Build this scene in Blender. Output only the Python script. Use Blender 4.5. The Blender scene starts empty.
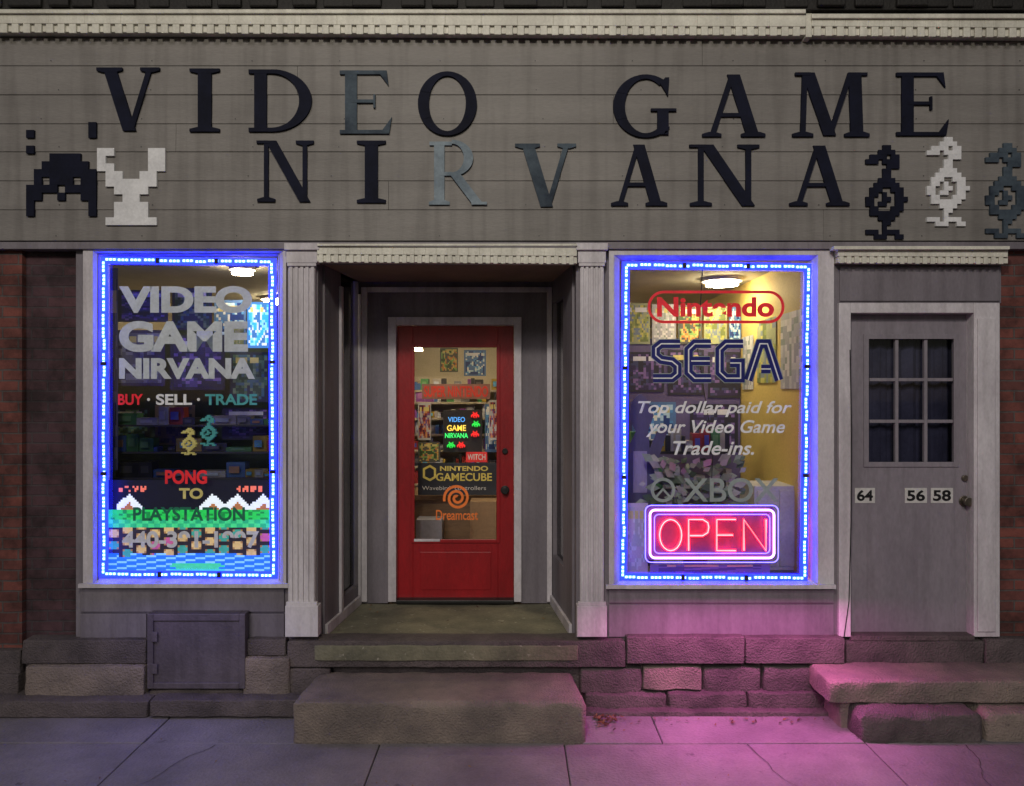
import bpy, bmesh, math, random
from mathutils import Vector, noise
random.seed(7)
R=random.random
D0=5.0; F=775.0; CZ=2.02
def X(px,y=0.0): return (px-512)*(D0+y)/F
def Z(py,y=0.0): return CZ-(py-393)*(D0+y)/F
scene=bpy.context.scene
COL=scene.collection
# ---------------------------------------------------------------- materials
def nosample(m):
    try: m.cycles.emission_sampling='NONE'
    except Exception: pass
    return m
def newmat(name):
    m=bpy.data.materials.new(name); m.use_nodes=True
    nt=m.node_tree; b=nt.nodes['Principled BSDF']
    return m,nt,b
def pm(name,c1,c2=None,scale=3,rough=.7,bump=.15,bscale=60,stretch=(1,1,1),metal=0,spots=0.0,spotcol=(.02,.02,.02),emit=0,spec=.4,streak=0.0):
    m,nt,b=newmat(name); N=nt.nodes; L=nt.links
    if c2 is None: c2=tuple(c*.7 for c in c1)
    tc=N.new('ShaderNodeTexCoord'); mp=N.new('ShaderNodeMapping'); mp.inputs['Scale'].default_value=stretch
    L.new(tc.outputs['Object'],mp.inputs[0])
    n=N.new('ShaderNodeTexNoise'); n.inputs['Scale'].default_value=scale; n.inputs['Detail'].default_value=8; n.inputs['Roughness'].default_value=.65
    L.new(mp.outputs[0],n.inputs['Vector'])
    r=N.new('ShaderNodeValToRGB'); r.color_ramp.elements[0].position=.35; r.color_ramp.elements[1].position=.65
    r.color_ramp.elements[0].color=(*c2,1); r.color_ramp.elements[1].color=(*c1,1)
    L.new(n.outputs['Fac'],r.inputs[0])
    out=r.outputs[0]
    n2=N.new('ShaderNodeTexNoise'); n2.inputs['Scale'].default_value=bscale; n2.inputs['Detail'].default_value=6
    L.new(mp.outputs[0],n2.inputs['Vector'])
    mx=N.new('ShaderNodeMix'); mx.data_type='RGBA'; mx.blend_type='MULTIPLY'; mx.inputs[0].default_value=.35
    L.new(out,mx.inputs[6]); L.new(n2.outputs['Fac'],mx.inputs[7]); out=mx.outputs[2]
    if spots>0:
        n3=N.new('ShaderNodeTexNoise'); n3.inputs['Scale'].default_value=scale*4.3; n3.inputs['Detail'].default_value=10; n3.inputs['Roughness'].default_value=.75
        L.new(tc.outputs['Object'],n3.inputs['Vector'])
        r3=N.new('ShaderNodeValToRGB'); r3.color_ramp.elements[0].position=.68-spots*.2; r3.color_ramp.elements[1].position=.74-spots*.15
        L.new(n3.outputs['Fac'],r3.inputs[0])
        m3=N.new('ShaderNodeMix'); m3.data_type='RGBA'; L.new(r3.outputs[0],m3.inputs[0]); L.new(out,m3.inputs[6]); m3.inputs[7].default_value=(*spotcol,1); out=m3.outputs[2]
    if streak>0:
        mp2=N.new('ShaderNodeMapping'); mp2.inputs['Scale'].default_value=(9,9,.55); L.new(tc.outputs['Object'],mp2.inputs[0])
        n4=N.new('ShaderNodeTexNoise'); n4.inputs['Scale'].default_value=1.6; n4.inputs['Detail'].default_value=7; L.new(mp2.outputs[0],n4.inputs['Vector'])
        r4=N.new('ShaderNodeValToRGB'); r4.color_ramp.elements[0].position=.36; r4.color_ramp.elements[0].color=(.45,.43,.42,1); r4.color_ramp.elements[1].position=.54
        L.new(n4.outputs['Fac'],r4.inputs[0])
        m4=N.new('ShaderNodeMix'); m4.data_type='RGBA'; m4.blend_type='MULTIPLY'; m4.inputs[0].default_value=streak
        L.new(out,m4.inputs[6]); L.new(r4.outputs[0],m4.inputs[7]); out=m4.outputs[2]
    L.new(out,b.inputs['Base Color'])
    b.inputs['Roughness'].default_value=rough; b.inputs['Metallic'].default_value=metal; b.inputs['Specular IOR Level'].default_value=spec
    if bump>0:
        bp=N.new('ShaderNodeBump'); bp.inputs['Strength'].default_value=bump; bp.inputs['Distance'].default_value=.02
        ad=N.new('ShaderNodeMath'); ad.operation='ADD'; L.new(n.outputs['Fac'],ad.inputs[0]); L.new(n2.outputs['Fac'],ad.inputs[1])
        L.new(ad.outputs[0],bp.inputs['Height']); L.new(bp.outputs[0],b.inputs['Normal'])
    if emit>0:
        L.new(out,b.inputs['Emission Color']); b.inputs['Emission Strength'].default_value=emit; nosample(m)
    return m
def em(name,col,s,sample=False):
    m,nt,b=newmat(name); b.inputs['Base Color'].default_value=(*[min(1,c) for c in col],1)
    b.inputs['Emission Color'].default_value=(*col,1); b.inputs['Emission Strength'].default_value=s
    b.inputs['Roughness'].default_value=.4
    if not sample: nosample(m)
    return m
def vcm(name,rough=.5,emit=0,spec=.4):
    m,nt,b=newmat(name); N=nt.nodes; L=nt.links
    a=N.new('ShaderNodeAttribute'); a.attribute_name='Col'
    n=N.new('ShaderNodeTexNoise'); n.inputs['Scale'].default_value=30; n.inputs['Detail'].default_value=5
    mx=N.new('ShaderNodeMix'); mx.data_type='RGBA'; mx.blend_type='MULTIPLY'; mx.inputs[0].default_value=.4
    L.new(a.outputs['Color'],mx.inputs[6]); L.new(n.outputs['Fac'],mx.inputs[7])
    L.new(mx.outputs[2],b.inputs['Base Color']); b.inputs['Roughness'].default_value=rough; b.inputs['Specular IOR Level'].default_value=spec
    if emit: L.new(mx.outputs[2],b.inputs['Emission Color']); b.inputs['Emission Strength'].default_value=emit; nosample(m)
    return m
def brickm(name,c1,c2,mort,dirt=.5):
    m,nt,b=newmat(name); N=nt.nodes; L=nt.links
    tc=N.new('ShaderNodeTexCoord'); sp=N.new('ShaderNodeSeparateXYZ'); cb=N.new('ShaderNodeCombineXYZ'); ad=N.new('ShaderNodeMath'); ad.operation='ADD'
    L.new(tc.outputs['Object'],sp.inputs[0]); L.new(sp.outputs[0],ad.inputs[0]); L.new(sp.outputs[1],ad.inputs[1]); L.new(ad.outputs[0],cb.inputs[0]); L.new(sp.outputs[2],cb.inputs[1])
    nz=N.new('ShaderNodeTexNoise'); nz.inputs['Scale'].default_value=9; nz.inputs['Detail'].default_value=5
    L.new(tc.outputs['Object'],nz.inputs['Vector'])
    va=N.new('ShaderNodeVectorMath'); va.operation='SCALE'; va.inputs['Scale'].default_value=.014
    L.new(nz.outputs['Color'],va.inputs[0])
    vb=N.new('ShaderNodeVectorMath'); L.new(cb.outputs[0],vb.inputs[0]); L.new(va.outputs[0],vb.inputs[1])
    t=N.new('ShaderNodeTexBrick'); t.inputs['Scale'].default_value=1; t.inputs['Brick Width'].default_value=.205; t.inputs['Row Height'].default_value=.068
    t.inputs['Mortar Size'].default_value=.006; t.inputs['Mortar Smooth'].default_value=.3; t.inputs['Bias'].default_value=0
    t.inputs['Color1'].default_value=(*c1,1); t.inputs['Color2'].default_value=(*c2,1); t.inputs['Mortar'].default_value=(*mort,1)
    L.new(vb.outputs[0],t.inputs['Vector'])
    n=N.new('ShaderNodeTexNoise'); n.inputs['Scale'].default_value=5; n.inputs['Detail'].default_value=9; n.inputs['Roughness'].default_value=.7
    L.new(tc.outputs['Object'],n.inputs['Vector'])
    r=N.new('ShaderNodeValToRGB'); r.color_ramp.elements[0].position=.38; r.color_ramp.elements[0].color=(.25,.23,.23,1); r.color_ramp.elements[1].position=.6
    L.new(n.outputs['Fac'],r.inputs[0])
    mx=N.new('ShaderNodeMix'); mx.data_type='RGBA'; mx.blend_type='MULTIPLY'; mx.inputs[0].default_value=dirt
    L.new(t.outputs['Color'],mx.inputs[6]); L.new(r.outputs[0],mx.inputs[7]); L.new(mx.outputs[2],b.inputs['Base Color'])
    b.inputs['Roughness'].default_value=.85
    iv=N.new('ShaderNodeMath'); iv.operation='SUBTRACT'; L.new(n.outputs['Fac'],iv.inputs[0]); L.new(t.outputs['Fac'],iv.inputs[1])
    bp=N.new('ShaderNodeBump'); bp.inputs['Strength'].default_value=.7; bp.inputs['Distance'].default_value=.012
    L.new(iv.outputs[0],bp.inputs['Height']); L.new(bp.outputs[0],b.inputs['Normal'])
    return m
def glassm(name,tint=(.95,.97,.97)):
    m=bpy.data.materials.new(name); m.use_nodes=True; nt=m.node_tree; N=nt.nodes; L=nt.links; N.clear()
    o=N.new('ShaderNodeOutputMaterial'); t=N.new('ShaderNodeBsdfTransparent'); t.inputs[0].default_value=(*tint,1)
    g=N.new('ShaderNodeBsdfGlossy'); g.inputs['Roughness'].default_value=.03
    f=N.new('ShaderNodeFresnel'); f.inputs[0].default_value=1.5
    mx=N.new('ShaderNodeMixShader'); L.new(f.outputs[0],mx.inputs[0]); L.new(t.outputs[0],mx.inputs[1]); L.new(g.outputs[0],mx.inputs[2]); L.new(mx.outputs[0],o.inputs[0])
    return m
M={}
M['clap']=pm('painted_clapboard',(.26,.243,.228),(.20,.186,.175),1.6,.6,.12,90,(.35,1,2.2),spots=.10,spotcol=(.14,.13,.12),streak=.35)
M['grey']=pm('grey_paint',(.25,.225,.255),(.18,.16,.185),3,.55,.1,80,(1,1,.4),spots=.1,spotcol=(.11,.1,.11),streak=.3)
M['white']=pm('white_trim_paint',(.76,.72,.76),(.58,.54,.58),4,.5,.12,70,(1,1,.5),spots=.12,spotcol=(.32,.29,.31),streak=.3)  # slight lavender cast of the LED glow is mixed into this paint
M['cream']=pm('cornice_paint',(.84,.82,.72),(.64,.62,.54),3,.5,.12,70,spots=.16,spotcol=(.3,.28,.23),streak=.25)
M['letter']=pm('letter_dark',(.010,.012,.030),(.006,.007,.016),6,.75,.05,spec=.15)
M['letterb']=pm('letter_blue_grey',(.09,.12,.15),(.02,.028,.045),3.5,.7,.05,spec=.15)  # blue-grey tone; on letters E and V it paints a reflection into the colour
M['letterg']=pm('letter_pale_sheen',(.26,.32,.37),(.12,.16,.2),6,.6,.05,spec=.2)  # paler tone for the R, its reflection painted into the colour
M['spritew']=pm('sprite_white',(.86,.86,.88),(.7,.7,.72),6,.5,.05)
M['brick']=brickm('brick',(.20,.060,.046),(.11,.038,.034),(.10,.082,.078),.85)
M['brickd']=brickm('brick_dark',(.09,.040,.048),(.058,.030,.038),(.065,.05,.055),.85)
M['black']=pm('dark_flashing',(.02,.018,.016),None,8,.7,.3)
M['red']=pm('red_door_paint',(.42,.012,.018),(.28,.009,.013),3,.38,.08,60,(1,1,.4),streak=.15)
M['ceil']=pm('porch_ceiling',(.36,.25,.17),(.26,.18,.13),3,.6,.1)
M['conc']=pm('sidewalk_concrete',(.30,.27,.29),(.16,.145,.16),1.3,.7,.45,60,spots=.34,spotcol=(.085,.075,.085))
M['land']=pm('landing_concrete',(.25,.235,.16),(.13,.125,.09),4,.8,.4,50,spots=.42,spotcol=(.4,.37,.31))
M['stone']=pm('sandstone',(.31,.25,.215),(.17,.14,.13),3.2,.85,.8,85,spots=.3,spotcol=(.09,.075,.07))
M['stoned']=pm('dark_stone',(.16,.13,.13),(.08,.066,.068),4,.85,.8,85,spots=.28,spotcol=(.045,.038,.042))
M['asphalt']=pm('asphalt',(.055,.055,.058),(.04,.04,.04),4,.8,.6,150)
M['dirt']=pm('dirt',(.05,.045,.035),None,6,.95,.6)
M['joint']=pm('joint_dirt',(.07,.06,.06),None,9,.95,.6)
M['iron']=pm('metal_dark',(.05,.05,.05),None,10,.4,.1,metal=.7)
M['doorg']=pm('grey_door_paint',(.31,.28,.32),(.25,.225,.26),3,.42,.05,60,(1,1,.4),spots=.08,spotcol=(.15,.14,.15),streak=.2)
M['hatch']=pm('hatch_paint',(.15,.125,.15),(.10,.085,.10),4,.5,.2,streak=.4)
M['yellow']=pm('yellow_wall',(.76,.56,.16),(.64,.47,.13),2,.7,.05)
M['cwall']=pm('cream_wall',(.66,.58,.42),(.56,.48,.34),2,.7,.05)
M['intceil']=pm('ceiling_tile',(.58,.54,.42),(.46,.43,.34),2,.8,.1)
M['intdark']=pm('dark_fabric',(.035,.032,.04),None,5,.8,.1)
M['wood']=pm('wood_counter',(.24,.14,.07),(.15,.085,.045),6,.5,.1,60,(1,1,6))
M['glass']=glassm('window_glass')
M['glassd']=glassm('side_glass',(.5,.52,.55))
M['vc']=vcm('printed_goods',.45)
M['vce']=vcm('glowing_print',.5,1.25)  # poster print emits its own colour so it looks brightly lit
M['leddot']=em('led_core',(.5,.72,1.0),5)
M['ledbar']=em('led_bar',(.05,.16,1.0),5)
M['ledhalo']=em('led_halo',(.006,.014,1.0),7.0,True)  # glowing blue band added to imitate the halo around the LEDs
M['neonr']=em('neon_red',(1,.010,.016),15,True)
M['neonp']=em('neon_border',(.62,.32,1.0),5.5,True)
M['lamp']=em('lamp_glow',(1,.82,.52),85,True)
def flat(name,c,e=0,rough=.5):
    return pm(name,c,tuple(x*.8 for x in c),12,rough,0,50,emit=e)  # e gives flat prints and vinyl a slight glow of their own
# ---------------------------------------------------------------- mesh builder
class MB:
    def __init__(s): s.v=[];s.f=[];s.m=[];s.c=[]
    def add(s,vs,fs,mi=0,col=(1,1,1)):
        o=len(s.v); s.v+= [tuple(v) for v in vs]
        for f in fs: s.f.append([i+o for i in f]); s.m.append(mi); s.c.append(col)
    def box(s,x0,x1,y0,y1,z0,z1,mi=0,col=(1,1,1)):
        s.prism([(x0,y0),(x1,y0),(x1,y1),(x0,y1)],z0,z1,mi,col)
    def pb(s,p0,p1,q0,q1,y0,y1,mi=0,col=(1,1,1)):
        s.box(X(p0,y0),X(p1,y0),y0,y1,Z(q1,y0),Z(q0,y0),mi,col)
    def prism(s,pts,z0,z1,mi=0,col=(1,1,1)):
        n=len(pts); vs=[(x,y,z0) for x,y in pts]+[(x,y,z1) for x,y in pts]
        fs=[list(range(n))[::-1],list(range(n,2*n))]+[[i,(i+1)%n,n+(i+1)%n,n+i] for i in range(n)]
        s.add(vs,fs,mi,col)
    def xz(s,pts,y0,y1,mi=0,col=(1,1,1)):
        n=len(pts); vs=[(x,y0,z) for x,z in pts]+[(x,y1,z) for x,z in pts]
        fs=[list(range(n)),list(range(n,2*n))[::-1]]+[[i,n+i,n+(i+1)%n,(i+1)%n] for i in range(n)]
        s.add(vs,fs,mi,col)
    def cyl(s,c,r,h,axis='z',n=16,mi=0,col=(1,1,1),r2=None):
        r2=r if r2 is None else r2
        vs=[]
        for k,(rr,hh) in enumerate(((r,0),(r2,h))):
            for i in range(n):
                a=2*math.pi*i/n; u=rr*math.cos(a); w=rr*math.sin(a)
                vs.append({'z':(c[0]+u,c[1]+w,c[2]+hh),'y':(c[0]+u,c[1]+hh,c[2]+w),'x':(c[0]+hh,c[1]+u,c[2]+w)}[axis])
        fs=[list(range(n))[::-1],list(range(n,2*n))]+[[i,(i+1)%n,n+(i+1)%n,n+i] for i in range(n)]
        s.add(vs,fs,mi,col)
    def obj(s,name,mats,parent=None,bevel=0,smooth=False):
        me=bpy.data.meshes.new(name); me.from_pydata(s.v,[],s.f)
        for m in (mats if isinstance(mats,(list,tuple)) else [mats]): me.materials.append(m)
        ca=me.color_attributes.new('Col','FLOAT_COLOR','CORNER')
        for p,mi,c in zip(me.polygons,s.m,s.c):
            p.material_index=mi; p.use_smooth=smooth
            for li in p.loop_indices: ca.data[li].color=(*c,1)
        bm=bmesh.new(); bm.from_mesh(me); bmesh.ops.recalc_face_normals(bm,faces=bm.faces); bm.to_mesh(me); bm.free()
        o=bpy.data.objects.new(name,me); COL.objects.link(o)
        if parent: o.parent=parent
        if bevel:
            b=o.modifiers.new('b','BEVEL'); b.width=bevel; b.segments=2; b.limit_method='ANGLE'
        return o
def empty(name,parent=None):
    o=bpy.data.objects.new(name,None); COL.objects.link(o); o.parent=parent; o.empty_display_size=.2
    return o
def textobj(name,s,p0,p1,q0,q1,y,mat,parent,bold=0.0,shear=0.0):
    cu=bpy.data.curves.new(name,'FONT'); cu.body=s; cu.offset=bold; cu.shear=shear; cu.extrude=0
    o=bpy.data.objects.new(name+'_t',cu); COL.objects.link(o)
    bpy.context.view_layer.update()
    dg=bpy.context.evaluated_depsgraph_get()
    me=bpy.data.meshes.new_from_object(o.evaluated_get(dg)); bpy.data.objects.remove(o)
    xs=[v.co.x for v in me.vertices]; ys=[v.co.y for v in me.vertices]
    a,b,c,d=min(xs),max(xs),min(ys),max(ys)
    x0,x1,z0,z1=X(p0,y),X(p1,y),Z(q1,y),Z(q0,y)
    for v in me.vertices:
        u=(v.co.x-a)/(b-a); w=(v.co.y-c)/(d-c)
        v.co=(x0+u*(x1-x0),y,z0+w*(z1-z0))
    me.materials.clear(); me.materials.append(mat)
    ob=bpy.data.objects.new(name,me); COL.objects.link(ob); ob.parent=parent
    return ob
def ribbon(mb,pts,w,y0,y1,closed=False,mi=0,col=(1,1,1)):
    n=len(pts); L=[];Rr=[]
    for i in range(n):
        p=Vector(pts[i]); a=Vector(pts[i-1]) if (i>0 or closed) else None; b=Vector(pts[(i+1)%n]) if (i<n-1 or closed) else None
        d1=(p-a).normalized() if a is not None else None; d2=(b-p).normalized() if b is not None else None
        if d1 is None: d1=d2
        if d2 is None: d2=d1
        t=(d1+d2).normalized(); nn=Vector((-t.y,t.x)); k=1/max(.5,nn.dot(Vector((-d1.y,d1.x))))
        L.append(p+nn*w/2*k); Rr.append(p-nn*w/2*k)
    vs=[(p.x,y0,p.y) for p in L]+[(p.x,y0,p.y) for p in Rr]+[(p.x,y1,p.y) for p in L]+[(p.x,y1,p.y) for p in Rr]
    fs=[]
    for i in range(n if closed else n-1):
        j=(i+1)%n
        fs+= [[i,j,n+j,n+i],[2*n+i,3*n+i,3*n+j,2*n+j],[i,2*n+i,2*n+j,j],[n+i,n+j,3*n+j,3*n+i]]
    if not closed: fs+=[[0,n,3*n,2*n],[n-1,3*n-1,4*n-1,2*n-1]]
    mb.add(vs,fs,mi,col)
def tube(name,paths,r,mat,parent,closed=False):
    cu=bpy.data.curves.new(name,'CURVE'); cu.dimensions='3D'; cu.bevel_depth=r; cu.bevel_resolution=1
    for p in paths:
        sp=cu.splines.new('POLY'); sp.points.add(len(p)-1)
        for i,q in enumerate(p): sp.points[i].co=(*q,1)
        sp.use_cyclic_u=closed
    cu.materials.append(mat); o=bpy.data.objects.new(name,cu); COL.objects.link(o); o.parent=parent; return o
def slab(name,x0,x1,y0,y1,z0,z1,mat,parent=None,amp=.008,seed=0,seg=.05,xb=None,rnd=.02):
    nx=max(2,int((x1-x0)/seg)); ny=max(2,int((y1-y0)/seg)); nz=max(2,int((z1-z0)/seg))
    bm=bmesh.new(); vd={}
    def V(i,j,k):
        key=(i,j,k)
        if key in vd: return vd[key]
        u,v,w=i/nx,j/ny,k/nz
        a=x0+(xb[0]-x0)*v if xb else x0; b=x1+(xb[1]-x1)*v if xb else x1
        p=Vector((a+(b-a)*u,y0+(y1-y0)*v,z0+(z1-z0)*w))
        nedge=(i in(0,nx))+(j in(0,ny))+(k==nz)
        if nedge>=2:
            q=rnd*(.6+.9*noise.noise(p*6+Vector((seed,0,0))))
            if i==0:p.x+=q*.6
            if i==nx:p.x-=q*.6
            if j==0:p.y+=q*.6
            if k==nz:p.z-=q*.7
        nv=noise.noise_vector(p*7+Vector((seed*3.1,0,0)))*amp+noise.noise_vector(p*22+Vector((0,seed,0)))*amp*.6
        p+=nv
        vd[key]=bm.verts.new(p); return vd[key]
    for i in range(nx):
        for j in range(ny):
            for k in (0,nz): bm.faces.new([V(i,j,k),V(i+1,j,k),V(i+1,j+1,k),V(i,j+1,k)])
    for i in range(nx):
        for k in range(nz):
            for j in (0,ny): bm.faces.new([V(i,j,k),V(i+1,j,k),V(i+1,j,k+1),V(i,j,k+1)])
    for j in range(ny):
        for k in range(nz):
            for i in (0,nx): bm.faces.new([V(i,j,k),V(i,j+1,k),V(i,j+1,k+1),V(i,j,k+1)])
    bmesh.ops.recalc_face_normals(bm,faces=bm.faces)
    for f in bm.faces: f.smooth=True
    me=bpy.data.meshes.new(name); bm.to_mesh(me); bm.free(); me.materials.append(mat)
    o=bpy.data.objects.new(name,me); COL.objects.link(o); o.parent=parent
    b=o.modifiers.new('b','BEVEL'); b.width=.006; b.segments=2; b.limit_method='ANGLE'; b.angle_limit=math.radians(40)
    try: me.set_sharp_from_angle(angle=math.radians(38))
    except Exception: pass
    return o
# ================================================================= BUILDING
B=empty('brick_shop_building')
m=MB()
m.box(X(-120),X(22),0.0,.35,0,4.46); m.box(X(1001),X(1150),0.02,.35,0,4.46)
m.obj('brick_piers',M['brick'],B)
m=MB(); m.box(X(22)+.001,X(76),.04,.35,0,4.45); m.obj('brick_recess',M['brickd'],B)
m=MB(); xl,xr=X(-120),X(1150)
zt=4.46
wins=[(-2.6,-1.6),(-.5,.5),(1.6,2.6)]
xs=xl
for a,b in wins:
    m.box(xs,a,.0,.3,zt,7.6); m.box(a,b,.001,.3,zt,5.1); m.box(a,b,.001,.3,6.7,7.6); xs=b
m.box(xs,xr,0,.3,zt,7.6)
m.box(xl,xl+.3,.35,7,0,7.5); m.box(xr-.3,xr,.35,7,0,7.5); m.box(xl+.3,xr-.3,6.7,7,0,7.5)
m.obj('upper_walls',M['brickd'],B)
m=MB(); m.box(xl,xr,0.3,7,7.5,7.6); m.box(xl-.05,xr+.05,-.15,.3,7.6,7.8); m.obj('roof',M['black'],B,.01)
m=MB()
for a,b in wins:
    m.box(a,a+.06,.1,.16,5.1,6.7);m.box(b-.06,b,.1,.16,5.1,6.7);m.box(a+.06,b-.06,.1,.16,5.1,5.17);m.box(a+.06,b-.06,.1,.16,6.63,6.7);m.box(a+.06,b-.06,.1,.16,5.87,5.93)
    m.box(a-.06,b+.06,-.05,.1,5.02,5.1)
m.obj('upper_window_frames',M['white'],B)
m=MB()
for a,b in wins: m.box(a,b,.17,.19,5.1,6.7)
m.obj('upper_window_panes',M['intdark'],B)
m=MB(); m.box(xl,xr,-.16,-.001,Z(10,-.16),Z(-14,-.16))
for i in range(40): 
    a=xl+i*.22+R()*.1; m.box(a,a+.12+R()*.09,-.175-R()*.02,-.161,Z(8,-.16)+.002,Z(-8,-.16)-R()*.03)
m.obj('flashing',M['black'],B,.01)
m=MB()
def dent(m,p0,p1,q0,q1,q2,y0,yb,pitch,duty=.62,tilt=0,bk=.02):
    n=int((p1-p0)/pitch); seg=24
    for i in range(seg):
        a=p0+(p1-p0)*i/seg; b=p0+(p1-p0)*(i+1)/seg; t=tilt*(i+.5)/seg
        m.pb(a,b,q0+t,q1+t,y0,yb)
        m.pb(a,b,q1+t+.03,q2+t-.6,y0+bk,yb)
    for i in range(n):
        a=p0+pitch*i+pitch*.2; t=tilt*i/n
        m.pb(a,a+pitch*duty,q1+t+.02,q2+t+R()*.5,y0+.003,y0+bk-.001)
dent(m,-60,806,11,23,32,-.14,-.02,11.5,.6,3.5)
dent(m,812,1085,16,26,35.5,-.14,-.02,11.5,.6,2)
m.pb(-60,806,9,13,-.16,-.141); m.pb(812,1085,13.5,18,-.16,-.141); m.pb(806,812,13,37,-.13,-.02)
m.obj('cornice',M['cream'],B,.003)
m=MB()
rows=[37,66,95,124,152,181,210,241]
x0,x1=X(-60),X(1085)
for i in range(7):
    zt_,zb=Z(rows[i],-.06),Z(rows[i+1],-.06)+.0022
    cuts=[x0,X([700,300,612,180,560,390,820][i]),x1]
    for k in range(2):
        a,b=cuts[k]+(.0008 if k else 0),cuts[k+1]-.0008
        o=R()*.0015
        yf,yt=-.062-o,-.057-o
        m.add([(a,yf,zb),(b,yf,zb),(b,yt,zt_),(a,yt,zt_),(a,-.01,zb),(b,-.01,zb),(b,-.01,zt_),(a,-.01,zt_)],
              [[0,1,2,3],[4,7,6,5],[0,4,5,1],[3,2,6,7],[0,3,7,4],[1,5,6,2]])
m.obj('fascia_clapboards',M['clap'],B,.0012)
m=MB(); m.box(x0,x1,-.009,.1,Z(246),Z(12)); m.obj('fascia_backing',M['intdark'],B)
m=MB()
for i in range(7):
    for px in range(40,1020,97):
        m.cyl((X(px+R()*20,-.06),-.0645,Z(rows[i+1]-5,-.06)),.0035,.006,'y',8)
m.obj('fascia_nails',M['iron'],B)
m=MB(); m.pb(-60,1085,241.5,249,-.05,0.1); m.obj('fascia_bottom_board',M['grey'],B,.003)
g=MB()
g.pb(76,98,249.2,640,.0,.12); g.pb(98,279,580.5,640,.0,.12); g.pb(279,318,249.2,640,.0,.12)
g.pb(98,279,249.2,254,.0,.12)
g.pb(576,617,249.2,640,0,.12); g.pb(617,815,582.5,640,0,.12); g.pb(617,815,249.2,258,0,.12); g.pb(815,838,249.2,640,0,.12)
g.pb(838,1001,249.2,303,0,.12); g.pb(318,576,249.2,262,0,.12)
g.obj('front_wall_panels',M['grey'],B)
m=MB()
m.pb(80,284,588,612,-.018,-.001); m.pb(80,146,614,638,-.018,-.001); m.pb(247,284,614,638,-.018,-.001)
m.pb(609,834,590,603,-.018,-.001); m.pb(609,834,604.5,637,-.018,-.001)
m.pb(840,1000,267,301,-.012,-.001)
m.obj('lower_panels',M['grey'],B,.003)
w=MB()
def frame(m,o,i,y0,yb,mi=0):
    (a,b,c,d),(e,f,g_,h)=o,i
    m.pb(a,e,c,d,y0,yb,mi); m.pb(f,b,c,d,y0,yb,mi); m.pb(e,f,c,g_,y0,yb,mi); m.pb(e,f,h,d,y0,yb,mi)
frame(w,(83,286,249.5,587),(93,283,251,584),-.03,-.001)
frame(w,(609,834,250,588),(614,818,255,586),-.03,-.001)
w.pb(78,288,584,588,-.055,-.031); w.pb(606,836,585,589,-.055,-.031)
def slope(m,o,i,y0,y1):
    (a,b,c,d),(e,f,g_,h)=o,i
    O=[(X(a,y0),y0,Z(d,y0)),(X(b,y0),y0,Z(d,y0)),(X(b,y0),y0,Z(c,y0)),(X(a,y0),y0,Z(c,y0))]
    I=[(X(e,y1),y1,Z(h,y1)),(X(f,y1),y1,Z(h,y1)),(X(f,y1),y1,Z(g_,y1)),(X(e,y1),y1,Z(g_,y1))]
    Bk=[(v[0],.09,v[2]) for v in O]; Ib=[(v[0],.09,v[2]) for v in I]
    for k in range(4):
        j=(k+1)%4
        m.add([O[k],O[j],I[j],I[k],Bk[k],Bk[j],Ib[j],Ib[k]],[[0,1,2,3],[4,7,6,5],[0,4,5,1],[3,2,6,7]])
slope(w,(93.1,282.9,251.1,583.9),(99,278,254.5,579),-.028,.012)  # sloped inner lips added to catch the LED blue
slope(w,(614.1,817.9,255.1,585.9),(619.5,812.5,259.5,581),-.028,.012)
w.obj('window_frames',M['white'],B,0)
gl=MB(); gl.add([(X(97),.045,Z(582)),(X(280),.045,Z(582)),(X(280),.045,Z(252)),(X(97),.045,Z(252))],[[0,1,2,3]])
gl.add([(X(617),.045,Z(584)),(X(815),.045,Z(584)),(X(815),.045,Z(256)),(X(617),.045,Z(256))],[[0,1,2,3]])
gl.obj('display_window_glass',M['glass'],B)
def pil(m,a,b):
    m.pb(a+3,b-3,263,612,-.05,-.001)
    n=5; wd=(b-a-6)/n
    for i in range(n): m.pb(a+3+wd*i+wd*.18,a+3+wd*(i+1)-wd*.18,266,608,-.062,-.0495)
    m.pb(a+1,b-1,250,262.8,-.075,-.001); m.pb(a-1,b+1,243,249.8,-.095,-.051); m.pb(a+2,b-2,262.9,266,-.072,-.0505)
    m.pb(a,b,606,637,-.082,-.001); m.pb(a+1,b-1,602,605.8,-.074,-.051)
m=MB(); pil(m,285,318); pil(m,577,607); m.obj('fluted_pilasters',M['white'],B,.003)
m=MB(); dent(m,317,577,246,254,262,-.09,-.001,7.6,.58,2,.014); m.pb(317,577,243.5,245.8,-.11,-.0905)
dent(m,838,1008,249.5,256,263,-.09,-.001,7.6,.58,1,.014); m.pb(834,1010,246,249.3,-.12,-.052)
m.obj('door_lintels',M['cream'],B,.002)
RD=.9; zf=.42; zc=Z(262)
xa,xb_=X(318),X(576); xia,xib=X(360,RD),X(552,RD)
def lw(t,side=0,off=0):
    if side==0: return (xa+(xia-xa)*t-off, RD*t)
    return (xb_+(xib-xb_)*t+off, RD*t)
m=MB()
def wallseg(m,t0,t1,z0,z1,side,th=.08,off=0,mi=0):
    p=[lw(t0,side,off),lw(t1,side,off),lw(t1,side,off+th),lw(t0,side,off+th)]
    m.prism(p,z0,z1,mi)
wallseg(m,.14,.5,zf,zc,0); wallseg(m,.5,.95,zf,Z(590,.7),0); wallseg(m,.5,.95,Z(278,.7),zc,0); wallseg(m,.95,1,zf,zc,0)
wallseg(m,.14,.5,zf,zc,1); wallseg(m,.95,1,zf,zc,1); wallseg(m,.5,.95,zf,.8,1); wallseg(m,.5,.95,2.7,zc,1)
y=RD
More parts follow.
